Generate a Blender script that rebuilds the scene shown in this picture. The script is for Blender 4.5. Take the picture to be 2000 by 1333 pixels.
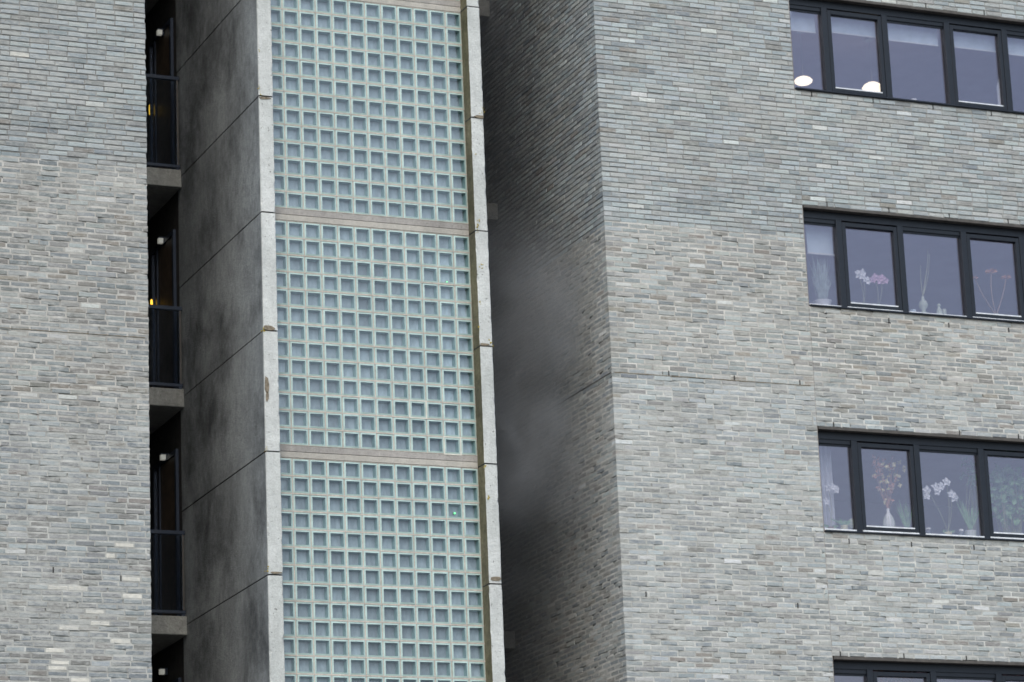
import bpy, math, random
import numpy as np
from mathutils import Vector, Matrix

for o in list(bpy.data.objects):
    bpy.data.objects.remove(o)
scene = bpy.context.scene
COL = scene.collection
random.seed(7)
RNG = np.random.default_rng(11)

# ------------------------------------------------------------------ camera
# the camera stands at the origin, eye height 1.6 m above the ground (ground at z = -1.6)
YAW, PITCH, ROLL, FPX = 0.40731, 0.26837, -0.04105, 6264.33
cF = Vector((math.sin(YAW) * math.cos(PITCH), math.cos(YAW) * math.cos(PITCH), math.sin(PITCH)))
r0 = Vector((math.cos(YAW), -math.sin(YAW), 0.0))
u0 = r0.cross(cF)
cR = r0 * math.cos(ROLL) + u0 * math.sin(ROLL)
cU = -r0 * math.sin(ROLL) + u0 * math.cos(ROLL)
cam = bpy.data.cameras.new("camera")
cam_o = bpy.data.objects.new("camera", cam)
COL.objects.link(cam_o)
cam_o.matrix_world = Matrix(((cR.x, cU.x, -cF.x, 0), (cR.y, cU.y, -cF.y, 0), (cR.z, cU.z, -cF.z, 0), (0, 0, 0, 1)))
cam.sensor_fit = 'HORIZONTAL'
cam.sensor_width = 36.0
cam.lens = FPX / 2000.0 * 36.0
cam.clip_start = 0.5
cam.clip_end = 3000.0
cam.dof.use_dof = True          # hand-held tele shot, focused a little short of the walls
cam.dof.focus_distance = 31.5
cam.dof.aperture_fstop = 2.8
scene.camera = cam_o

# ------------------------------------------------------------------ sky, sun, exposure
SUN_EL, SUN_AZ = math.radians(48), math.radians(204)     # azimuth clockwise from +Y
world = bpy.data.worlds.new("World")
scene.world = world
world.use_nodes = True
wn = world.node_tree.nodes
wl = world.node_tree.links
sky = wn.new("ShaderNodeTexSky")
sky.sky_type = 'NISHITA'
sky.sun_disc = False
sky.sun_elevation = SUN_EL
sky.sun_rotation = SUN_AZ
sky.air_density = 1.0
sky.dust_density = 3.5
sky.ozone_density = 1.0
wn["Background"].inputs[1].default_value = 0.15
wl.new(sky.outputs[0], wn["Background"].inputs[0])
sun = bpy.data.lights.new("sun", 'SUN')
sun.energy = 1.0
sun.angle = math.radians(100)
sun.color = (0.80, 0.97, 1.0)
sun_o = bpy.data.objects.new("sun", sun)
COL.objects.link(sun_o)
sd = Vector((math.sin(SUN_AZ) * math.cos(SUN_EL), math.cos(SUN_AZ) * math.cos(SUN_EL), math.sin(SUN_EL)))
sun_o.rotation_euler = (-sd).to_track_quat('-Z', 'Y').to_euler()
scene.view_settings.view_transform = 'Standard'
scene.view_settings.look = 'None'
scene.view_settings.exposure = 0.33
scene.view_settings.gamma = 1.0
scene.view_settings.use_curve_mapping = False
scene.cycles.max_bounces = 8
scene.cycles.transparent_max_bounces = 16
scene.cycles.volume_bounces = 1
scene.cycles.volume_step_rate = 1.0

# ------------------------------------------------------------------ the survey of the place
D = 33.1                     # front plane of the brick walls and of the concrete fins
H = 2.807                    # storey height
C = H / 45.0                 # brick course (62.4 mm)
JZ = 9.63                    # height of the storey joint in the brickwork (above the camera)
XL = 9.887                   # right end of the left building
XC = 15.545                  # left corner of the right building
XD = 18.238                  # vertical movement joint
XT0, XT1, XT2, XT3 = 11.235, 11.405, 13.875, 14.031   # stair tower: fins
GY = 33.30                   # plane of the glass blocks
WEND = 36.28                 # back end of the tower's side walls
SLY = 36.12                  # front of the gallery slabs
GROUND = -1.6


def at(px, py, Y):
    d = cF + cR * ((px - 1000.0) / FPX) - cU * ((py - 666.5) / FPX)
    return d * (Y / d.y)


def proj(p):
    p = Vector(p)
    z = p.dot(cF)
    return 1000 + FPX * p.dot(cR) / z, 666.5 - FPX * p.dot(cU) / z


# ------------------------------------------------------------------ materials
def mat(name):
    m = bpy.data.materials.new(name)
    m.use_nodes = True
    nt = m.node_tree
    return m, nt, nt.nodes["Principled BSDF"]


def node(nt, t, **kw):
    n = nt.nodes.new(t)
    for k, v in kw.items():
        if k.startswith('i_'):
            n.inputs[k[2:].replace('_', ' ')].default_value = v
        else:
            setattr(n, k, v)
    return n


def ramp(nt, fac, stops):
    r = nt.nodes.new("ShaderNodeValToRGB")
    cr = r.color_ramp
    while len(cr.elements) < len(stops):
        cr.elements.new(0.5)
    for e, (p, c) in zip(cr.elements, stops):
        e.position = p
        e.color = (c, c, c, 1) if isinstance(c, (int, float)) else (*c, 1)
    nt.links.new(fac, r.inputs[0])
    return r.outputs[0]


def mix(nt, fac, a, b, mode='MIX'):
    n = nt.nodes.new("ShaderNodeMix")
    n.data_type = 'RGBA'
    n.blend_type = mode
    n.clamp_factor = True
    for s, v in ((n.inputs[0], fac), (n.inputs[6], a), (n.inputs[7], b)):
        if hasattr(v, 'node'):
            nt.links.new(v, s)
        elif isinstance(v, (int, float)):
            s.default_value = v if s == n.inputs[0] else (v, v, v, 1)
        else:
            s.default_value = (*v, 1)
    return n.outputs[2]


def wpos(nt, scale=(1, 1, 1), rot=(0, 0, 0)):
    g = nt.nodes.new("ShaderNodeNewGeometry")
    mp = nt.nodes.new("ShaderNodeMapping")
    mp.inputs['Scale'].default_value = scale
    mp.inputs['Rotation'].default_value = rot
    nt.links.new(g.outputs['Position'], mp.inputs[0])
    return mp.outputs[0]


def noise(nt, vec, scale, detail=4.0, rough=0.55, dist=0.0):
    n = node(nt, "ShaderNodeTexNoise")
    n.inputs['Scale'].default_value = scale
    n.inputs['Detail'].default_value = detail
    n.inputs['Roughness'].default_value = rough
    n.inputs['Distortion'].default_value = dist
    nt.links.new(vec, n.inputs['Vector'])
    return n.outputs[0]


def bump(nt, b, h, strength, distance):
    n = node(nt, "ShaderNodeBump")
    n.inputs['Strength'].default_value = strength
    n.inputs['Distance'].default_value = distance
    nt.links.new(h, n.inputs['Height'])
    nt.links.new(n.outputs[0], b.inputs['Normal'])


def simple(name, col, rough=0.6, metal=0.0, var=0.15, scale=12.0, emit=None, spec=0.5):
    m, nt, b = mat(name)
    n = noise(nt, wpos(nt), scale, 3.0)
    v = ramp(nt, n, [(0.3, 1 - var), (0.7, 1 + var)])
    nt.links.new(mix(nt, 1.0, v, col, 'MULTIPLY'), b.inputs['Base Color'])
    b.inputs['Roughness'].default_value = rough
    b.inputs['Metallic'].default_value = metal
    b.inputs['Specular IOR Level'].default_value = spec
    if emit:
        b.inputs['Emission Color'].default_value = (*emit[0], 1)
        b.inputs['Emission Strength'].default_value = emit[1]
    return m


def brick_material():
    m, nt, b = mat("clay_brick")
    at_ = node(nt, "ShaderNodeAttribute", attribute_name="tint")
    oi = node(nt, "ShaderNodeObjectInfo")
    base = mix(nt, 1.0, at_.outputs['Color'], oi.outputs['Color'], 'MULTIPLY')
    p1 = wpos(nt, (1, 1, 2.2))
    n1 = noise(nt, p1, 20.0, 6.0, 0.72)
    base = mix(nt, 1.0, base, ramp(nt, n1, [(0.28, 0.74), (0.5, 1.0), (0.72, 1.14)]), 'MULTIPLY')
    # mortar haze smeared over the faces, thicker in patches
    n0 = noise(nt, wpos(nt, (1, 1, 1.3)), 0.9, 3.0, 0.5)
    n2 = noise(nt, wpos(nt, (1, 1, 2.4)), 12.0, 6.0, 0.72)
    both = node(nt, "ShaderNodeMath", operation='MULTIPLY_ADD')
    both.inputs[1].default_value = 0.55
    nt.links.new(n0, both.inputs[0])
    nt.links.new(n2, both.inputs[2])
    sm = ramp(nt, both.outputs[0], [(0.74, 0.0), (0.95, 0.7)])
    base = mix(nt, sm, base, (0.48, 0.49, 0.465))
    # dark folds and pits, longer than high
    n3 = noise(nt, wpos(nt, (1, 1, 3.0), (0, 0.12, 0)), 13.0, 5.0, 0.62)
    base = mix(nt, ramp(nt, n3, [(0.665, 0.0), (0.73, 0.8)]), base, (0.09, 0.086, 0.082))
    nt.links.new(base, b.inputs['Base Color'])
    b.inputs['Roughness'].default_value = 0.92
    b.inputs['Specular IOR Level'].default_value = 0.2
    n4 = noise(nt, wpos(nt, (1, 1, 1.8)), 55.0, 6.0, 0.7)
    bump(nt, b, n4, 0.8, 0.008)
    return m


def mortar_material():
    m, nt, b = mat("mortar")
    at_ = node(nt, "ShaderNodeAttribute", attribute_name="tint")
    n1 = noise(nt, wpos(nt), 7.0, 6.0, 0.65)
    base = mix(nt, 1.0, at_.outputs['Color'], ramp(nt, n1, [(0.3, 0.66), (0.7, 1.2)]), 'MULTIPLY')
    nt.links.new(base, b.inputs['Base Color'])
    b.inputs['Roughness'].default_value = 0.95
    b.inputs['Specular IOR Level'].default_value = 0.15
    bump(nt, b, noise(nt, wpos(nt), 90.0, 5.0, 0.7), 0.8, 0.006)
    return m


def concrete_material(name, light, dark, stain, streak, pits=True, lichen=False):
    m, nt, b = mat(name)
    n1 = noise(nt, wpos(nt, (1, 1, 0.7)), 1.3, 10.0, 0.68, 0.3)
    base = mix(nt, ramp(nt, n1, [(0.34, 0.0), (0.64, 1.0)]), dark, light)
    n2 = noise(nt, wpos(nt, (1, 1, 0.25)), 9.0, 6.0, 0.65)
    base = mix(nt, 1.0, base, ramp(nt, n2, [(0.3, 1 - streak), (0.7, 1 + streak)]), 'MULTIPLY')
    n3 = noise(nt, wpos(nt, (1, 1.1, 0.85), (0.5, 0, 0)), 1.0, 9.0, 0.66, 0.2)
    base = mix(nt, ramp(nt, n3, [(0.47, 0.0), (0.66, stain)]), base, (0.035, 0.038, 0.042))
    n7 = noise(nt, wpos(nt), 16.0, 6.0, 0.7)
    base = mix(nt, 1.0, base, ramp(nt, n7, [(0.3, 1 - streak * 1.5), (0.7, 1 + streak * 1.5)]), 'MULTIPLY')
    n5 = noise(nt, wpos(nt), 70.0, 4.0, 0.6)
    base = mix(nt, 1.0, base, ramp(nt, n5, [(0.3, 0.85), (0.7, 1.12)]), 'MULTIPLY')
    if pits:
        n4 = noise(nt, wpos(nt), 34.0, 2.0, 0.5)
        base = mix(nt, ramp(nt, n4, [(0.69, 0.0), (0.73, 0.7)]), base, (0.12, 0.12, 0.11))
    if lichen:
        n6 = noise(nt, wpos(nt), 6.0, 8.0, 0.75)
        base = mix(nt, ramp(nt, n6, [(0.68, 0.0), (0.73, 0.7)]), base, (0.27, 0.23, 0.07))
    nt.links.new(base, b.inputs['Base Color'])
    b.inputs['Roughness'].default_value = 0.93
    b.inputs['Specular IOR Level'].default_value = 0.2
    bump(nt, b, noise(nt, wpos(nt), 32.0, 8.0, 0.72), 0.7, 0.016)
    return m


def glass_pane_material(name, tint, ior, gcol=(0.9, 0.92, 1.0), rough=0.0):
    m = bpy.data.materials.new(name)
    m.use_nodes = True
    nt = m.node_tree
    nt.nodes.clear()
    out = nt.nodes.new("ShaderNodeOutputMaterial")
    tr = nt.nodes.new("ShaderNodeBsdfTransparent")
    tr.inputs[0].default_value = (*tint, 1)
    gl = nt.nodes.new("ShaderNodeBsdfGlossy")
    gl.inputs[0].default_value = (*gcol, 1)
    gl.inputs['Roughness'].default_value = rough
    lw = nt.nodes.new("ShaderNodeLayerWeight")
    lw.inputs[0].default_value = 0.5
    pw = node(nt, "ShaderNodeMath", operation='POWER')
    pw.inputs[1].default_value = 4.0
    nt.links.new(lw.outputs['Facing'], pw.inputs[0])
    fr = node(nt, "ShaderNodeMath", operation='MULTIPLY_ADD', use_clamp=True)
    fr.inputs[1].default_value = 1.0 - ior
    fr.inputs[2].default_value = ior
    nt.links.new(pw.outputs[0], fr.inputs[0])
    n = noise(nt, wpos(nt), 1.3, 2.0)
    bp = nt.nodes.new("ShaderNodeBump")
    bp.inputs['Strength'].default_value = 0.05
    bp.inputs['Distance'].default_value = 0.02
    nt.links.new(n, bp.inputs['Height'])
    nt.links.new(bp.outputs[0], gl.inputs['Normal'])
    mx = nt.nodes.new("ShaderNodeMixShader")
    nt.links.new(fr.outputs[0], mx.inputs[0])
    nt.links.new(tr.outputs[0], mx.inputs[1])
    nt.links.new(gl.outputs[0], mx.inputs[2])
    nt.links.new(mx.outputs[0], out.inputs[0])
    return m


def block_face_material():
    # the inner leaf of a glass block: frosted, half lets the stairwell behind show
    m, nt, b = mat("glass_block_leaf")
    oi = node(nt, "ShaderNodeObjectInfo")
    n = noise(nt, wpos(nt, (2.5, 1, 1)), 7.0, 4.0)
    c = mix(nt, 1.0, ramp(nt, n, [(0.3, 0.76), (0.7, 1.2)]), (0.30, 0.355, 0.41), 'MULTIPLY')
    c = mix(nt, 1.0, c, oi.outputs['Color'], 'MULTIPLY')
    nt.links.new(c, b.inputs['Base Color'])
    b.inputs['Roughness'].default_value = 0.22
    tr = nt.nodes.new("ShaderNodeBsdfTransparent")
    tr.inputs[0].default_value = (0.72, 0.86, 0.88, 1)
    mx = nt.nodes.new("ShaderNodeMixShader")
    mx.inputs[0].default_value = 0.12
    nt.links.new(b.outputs[0], mx.inputs[1])
    nt.links.new(tr.outputs[0], mx.inputs[2])
    nt.links.new(mx.outputs[0], nt.nodes["Material Output"].inputs[0])
    return m


M = {}
M['brick'] = brick_material()
M['mortar'] = mortar_material()
M['core'] = simple('brick_core', (0.13, 0.125, 0.12), 0.95, var=0.25)
M['fin'] = concrete_material('pale_fin_concrete', (0.66, 0.68, 0.66), (0.50, 0.525, 0.505), 0.08, 0.07, True, True)
M['side'] = concrete_material('shaded_sooty_concrete', (0.37, 0.395, 0.40), (0.21, 0.225, 0.23), 0.72, 0.10, False)  # dirt stains, and a base darkened for the shade in the gaps
M['slab'] = concrete_material('slab_concrete', (0.36, 0.36, 0.33), (0.25, 0.25, 0.235), 0.2, 0.12)
M['band_dark'] = concrete_material('grey_band_concrete', (0.43, 0.41, 0.385), (0.34, 0.325, 0.305), 0.15, 0.08)
M['band_light'] = concrete_material('cream_band_concrete', (0.52, 0.50, 0.45), (0.43, 0.41, 0.37), 0.1, 0.06, False)
M['grout'] = concrete_material('block_grout', (0.60, 0.54, 0.48), (0.47, 0.43, 0.375), 0.1, 0.1, False)
M['new_grout'] = simple('new_cream_grout', (0.62, 0.61, 0.54), 0.9)
M['moss'] = concrete_material('mossy_concrete', (0.22, 0.20, 0.13), (0.10, 0.095, 0.055), 0.4, 0.2)
M['rust'] = simple('brown_crumbled_mortar', (0.20, 0.17, 0.125), 0.95, var=0.4, scale=40)
M['lichen'] = simple('yellow_lichen', (0.36, 0.28, 0.05), 0.95, var=0.4, scale=60)
M['seal'] = simple('dark_sealant', (0.035, 0.034, 0.033), 0.8)
M['rim'] = simple('green_block_glass', (0.40, 0.53, 0.50), 0.25, var=0.16, scale=7)
M['blockside'] = simple('teal_block_wall', (0.20, 0.31, 0.32), 0.3, var=0.15, scale=20)
M['leaf_glass'] = block_face_material()
M['block_front'] = glass_pane_material('block_front_glass', (0.95, 0.99, 0.98), 0.07)
M['frame'] = simple('charcoal_window_frame', (0.012, 0.017, 0.026), 0.45, var=0.1, spec=0.35)
M['lintel'] = simple('brown_steel_lintel', (0.075, 0.068, 0.060), 0.6, var=0.25)
M['drip'] = simple('white_aluminium_drip', (0.72, 0.76, 0.80), 0.35)
M['pane'] = glass_pane_material('window_glass', (0.90, 0.90, 0.92), 0.155, (0.92, 0.89, 1.0))
M['railglass'] = glass_pane_material('rail_glass', (0.66, 0.72, 0.78), 0.05)
M['room'] = simple('room_plaster', (0.50, 0.42, 0.46), 0.9, var=0.08, scale=2)
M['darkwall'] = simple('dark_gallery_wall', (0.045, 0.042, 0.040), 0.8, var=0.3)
M['door'] = simple('dark_brown_door', (0.10, 0.072, 0.05), 0.5, var=0.35)
M['stairwall'] = simple('stairwell_plaster', (0.48, 0.50, 0.52), 0.9, var=0.08, scale=2)
M['steel'] = simple('blue_black_steel', (0.025, 0.036, 0.060), 0.4)
M['white'] = simple('white_glaze', (0.72, 0.73, 0.70), 0.4, var=0.06)
M['cream'] = simple('cream_glaze', (0.62, 0.58, 0.34), 0.5, var=0.1)
M['greyblue'] = simple('pale_blue_cloth', (0.55, 0.66, 0.70), 0.9, var=0.12, scale=6)
M['curtain'] = simple('grey_net_curtain', (0.55, 0.57, 0.60), 0.9, var=0.12, scale=6)
M['leaf'] = simple('dull_green_leaf', (0.20, 0.36, 0.17), 0.5, var=0.4, scale=14)
M['paleleaf'] = simple('pale_grass_leaf', (0.34, 0.42, 0.38), 0.6, var=0.3, scale=14)
M['stem'] = simple('pale_stem', (0.30, 0.32, 0.18), 0.7)
M['petal'] = simple('white_petal', (0.78, 0.79, 0.80), 0.6, var=0.08)
M['pink'] = simple('pink_petal', (0.62, 0.42, 0.56), 0.6, var=0.1)
M['rustred'] = simple('dry_rust_flower', (0.48, 0.26, 0.17), 0.8, var=0.4, scale=30)
M['yellow'] = simple('dry_yellow_flower', (0.70, 0.64, 0.36), 0.8, var=0.3, scale=30)
M['orange'] = simple('dry_orange_flower', (0.62, 0.30, 0.15), 0.8, var=0.3, scale=40)
M['sage'] = simple('sage_ceramic', (0.46, 0.52, 0.40), 0.5)
M['terra'] = simple('terracotta_pot', (0.36, 0.24, 0.15), 0.8)
M['jar'] = simple('dark_jar_glass', (0.06, 0.07, 0.07), 0.15)
M['lampglow'] = simple('warm_lamp_shade', (0.8, 0.75, 0.65), 0.5, emit=((1.0, 0.86, 0.62), 1.5))
M['cord'] = simple('pale_cord', (0.5, 0.5, 0.5), 0.6)
M['ledwhite'] = simple('bulkhead_lens', (0.6, 0.6, 0.55), 0.4, emit=((0.95, 0.95, 0.85), 0.16))
M['amber'] = simple('amber_lens', (0.6, 0.35, 0.05), 0.4, emit=((1.0, 0.55, 0.05), 1.6))
M['green'] = simple('green_indicator', (0.1, 0.5, 0.15), 0.4, emit=((0.15, 1.0, 0.3), 1.5))
M['ground'] = simple('asphalt', (0.12, 0.12, 0.12), 0.9, var=0.25, scale=0.6)


# ------------------------------------------------------------------ mesh helpers
class MB:
    def __init__(self):
        self.v, self.f, self.mi = [], [], []

    def quad(self, pts, mi=0):
        n = len(self.v)
        self.v += [tuple(p) for p in pts]
        self.f.append(tuple(range(n, n + len(pts))))
        self.mi.append(mi)
        return self

    def box(self, a, b, mi=0, skip=()):
        x0, y0, z0 = a
        x1, y1, z1 = b
        n = len(self.v)
        self.v += [(x0, y0, z0), (x1, y0, z0), (x1, y1, z0), (x0, y1, z0), (x0, y0, z1), (x1, y0, z1), (x1, y1, z1), (x0, y1, z1)]
        F = {'b': (3, 2, 1, 0), 't': (4, 5, 6, 7), 'f': (0, 1, 5, 4), 'r': (1, 2, 6, 5), 'k': (2, 3, 7, 6), 'l': (3, 0, 4, 7)}
        for k, q in F.items():
            if k not in skip:
                self.f.append(tuple(n + i for i in q))
                self.mi.append(mi[k] if isinstance(mi, dict) else mi)
        return self

    def cbox(self, a, b, ch, mi=0):
        # box with a chamfer on the front (-y) edges
        x0, y0, z0 = a
        x1, y1, z1 = b
        n = len(self.v)
        c = ch
        self.v += [(x0, y1, z0), (x1, y1, z0), (x1, y1, z1), (x0, y1, z1),
                   (x0, y0 + c, z0), (x1, y0 + c, z0), (x1, y0 + c, z1), (x0, y0 + c, z1),
                   (x0 + c, y0, z0 + c), (x1 - c, y0, z0 + c), (x1 - c, y0, z1 - c), (x0 + c, y0, z1 - c)]
        fs = [(8, 9, 10, 11), (1, 0, 3, 2)]
        for i in range(4):
            j = (i + 1) % 4
            fs.append((4 + i, 4 + j, 8 + j, 8 + i))
            fs.append((i, j, 4 + j, 4 + i))
        for q in fs:
            self.f.append(tuple(n + i for i in q))
            self.mi.append(mi)
        return self

    def tube(self, pts, r, seg=6, mi=0, r1=None):
        pts = [Vector(p) for p in pts]
        r1 = r if r1 is None else r1
        n0 = len(self.v)
        for i, p in enumerate(pts):
            t = (pts[min(i + 1, len(pts) - 1)] - pts[max(i - 1, 0)]).normalized()
            a = t.cross(Vector((0.3, 1, 0.1))).normalized()
            b = t.cross(a)
            rr = r + (r1 - r) * i / max(1, len(pts) - 1)
            for k in range(seg):
                an = 2 * math.pi * k / seg
                self.v.append(tuple(p + a * (rr * math.cos(an)) + b * (rr * math.sin(an))))
        for i in range(len(pts) - 1):
            for k in range(seg):
                k2 = (k + 1) % seg
                self.f.append((n0 + i * seg + k, n0 + i * seg + k2, n0 + (i + 1) * seg + k2, n0 + (i + 1) * seg + k))
                self.mi.append(mi)
        for s in (0, len(pts) - 1):
            self.f.append(tuple(n0 + s * seg + k for k in range(seg)))
            self.mi.append(mi)
        return self

    def lathe(self, prof, c, seg=14, mi=0, squash=1.0):
        c = Vector(c)
        n0 = len(self.v)
        for (r, z) in prof:
            for k in range(seg):
                an = 2 * math.pi * k / seg
                self.v.append((c.x + r * math.cos(an), c.y + r * math.sin(an) * squash, c.z + z))
        for i in range(len(prof) - 1):
            for k in range(seg):
                k2 = (k + 1) % seg
                self.f.append((n0 + i * seg + k, n0 + i * seg + k2, n0 + (i + 1) * seg + k2, n0 + (i + 1) * seg + k))
                self.mi.append(mi)
        for s in (0, len(prof) - 1):
            self.f.append(tuple(n0 + s * seg + k for k in range(seg)))
            self.mi.append(mi)
        return self

    def leaf(self, base, tip, w, bend=0.0, mi=0, up=None):
        base, tip = Vector(base), Vector(tip)
        t = tip - base
        s = t.cross(Vector((0, 1, 0)) if up is None else Vector(up))
        s = s.normalized() * w if s.length > 1e-6 else Vector((w, 0, 0))
        m1 = base + t * 0.35 + Vector((0, -bend, 0))
        m2 = base + t * 0.7 + Vector((0, -bend, 0))
        n = len(self.v)
        self.v += [tuple(base), tuple(m1 - s), tuple(m1 + s), tuple(m1 + Vector((0, w * 0.5, 0))), tuple(m2 - s * 0.7), tuple(m2 + s * 0.7), tuple(tip)]
        for q in ((0, 1, 3), (0, 3, 2), (1, 4, 3), (3, 5, 2), (3, 4, 6), (3, 6, 5)):
            self.f.append(tuple(n + i for i in q))
            self.mi.append(mi)
        return self

    def build(self, name, mats, parent=None, smooth=False):
        me = bpy.data.meshes.new(name)
        me.from_pydata(self.v, [], self.f)
        for m in (mats if isinstance(mats, (list, tuple)) else [mats]):
            me.materials.append(M[m])
        if any(self.mi):
            me.polygons.foreach_set('material_index', self.mi)
        if smooth:
            me.polygons.foreach_set('use_smooth', [True] * len(me.polygons))
        me.update()
        return link(name, me, parent)


def world_of(o):
    w = o.matrix_basis.copy()
    if o.parent is not None:
        w = world_of(o.parent) @ o.matrix_parent_inverse @ w
    return w


def link(name, me, parent=None):
    o = bpy.data.objects.new(name, me)
    COL.objects.link(o)
    if parent is not None:
        o.parent = parent
        o.matrix_parent_inverse = world_of(parent).inverted()
    return o


def thing(name, loc, label, cat, group=None):
    o = bpy.data.objects.new(name, None)
    o.empty_display_size = 0.1
    COL.objects.link(o)
    o.location = loc
    return tag(o, label, cat, group)


def tag(o, label, cat, group=None):
    o['label'] = label
    o['category'] = cat
    if group:
        o['group'] = group
    return o


# ------------------------------------------------------------------ ground
g = MB().quad([(-900, -900, GROUND), (900, -900, GROUND), (900, 900, GROUND), (-900, 900, GROUND)]).build('ground', 'ground')
g['kind'] = 'structure'

# ------------------------------------------------------------------ brickwork
Z_LO, Z_HI = 4.4, 15.9       # bricks are laid one by one from here to here
K_LO = int(math.floor((Z_LO - JZ) / C))
K_HI = int(math.ceil((Z_HI - JZ) / C))
PAL = {
    'light': [(0.425, 0.475, 0.48), (0.45, 0.492, 0.49), (0.405, 0.455, 0.47), (0.45, 0.465, 0.452)],
    'mid': [(0.33, 0.358, 0.362), (0.345, 0.352, 0.34), (0.31, 0.35, 0.365), (0.37, 0.395, 0.392)],
    'dark': [(0.25, 0.272, 0.277), (0.268, 0.268, 0.255), (0.235, 0.266, 0.284), (0.285, 0.30, 0.30)],
    'brown': [(0.285, 0.268, 0.242), (0.315, 0.30, 0.268)],
    'white': [(0.63, 0.645, 0.62), (0.60, 0.63, 0.625)],
}
MIXES = {   # light, mid, dark, brown, white
    'raked': (0.56, 0.38, 0.045, 0.012, 0.012),
    'warm': (0.20, 0.48, 0.24, 0.07, 0.012),
    'pale': (0.34, 0.46, 0.16, 0.03, 0.02),
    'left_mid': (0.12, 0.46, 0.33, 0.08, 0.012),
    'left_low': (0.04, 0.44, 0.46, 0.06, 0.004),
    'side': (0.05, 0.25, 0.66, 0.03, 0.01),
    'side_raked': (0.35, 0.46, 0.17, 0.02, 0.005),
}
for k_ in ('light', 'mid', 'dark', 'brown'):      # weathering evens the bricks out
    PAL[k_] = [tuple(m_ + 0.90 * (x_ - m_) for x_, m_ in zip(c_, (0.355, 0.378, 0.38))) for c_ in PAL[k_]]
PKEYS = ['light', 'mid', 'dark', 'brown', 'white']


def lump(x, z, seed):
    """slow patchiness of the brickwork, about -1..1"""
    v = 0.0
    for q in range(4):
        a_ = seed * 1.7 + q * 2.1
        v += math.sin(x * (0.9 + 0.55 * q) * math.cos(a_) * 2 + z * (0.8 + 0.5 * q) * math.sin(a_) * 2 + a_ * 3.1) / (1 + 0.4 * q)
    return max(-1.0, min(1.0, v / 1.7))


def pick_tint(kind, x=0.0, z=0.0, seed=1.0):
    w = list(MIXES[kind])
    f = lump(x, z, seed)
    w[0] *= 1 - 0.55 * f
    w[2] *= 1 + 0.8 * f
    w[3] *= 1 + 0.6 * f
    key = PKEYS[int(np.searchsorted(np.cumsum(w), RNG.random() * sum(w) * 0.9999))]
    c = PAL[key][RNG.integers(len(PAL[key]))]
    f = RNG.uniform(0.9, 1.1) * (0.86 if x < 10.5 and seed < 3 else 1.0)  # lens vignetting painted into the left wall's brick tint
    hue = (1.02, 1.0, 0.972) if kind in ('warm', 'left_mid', 'side') else ((0.99, 1.0, 1.005) if kind.endswith('raked') else (1.0, 0.995, 1.0))
    return tuple(min(0.72, x_ * h_ * f * RNG.uniform(0.985, 1.015)) for x_, h_ in zip(c, hue)), key


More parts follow.
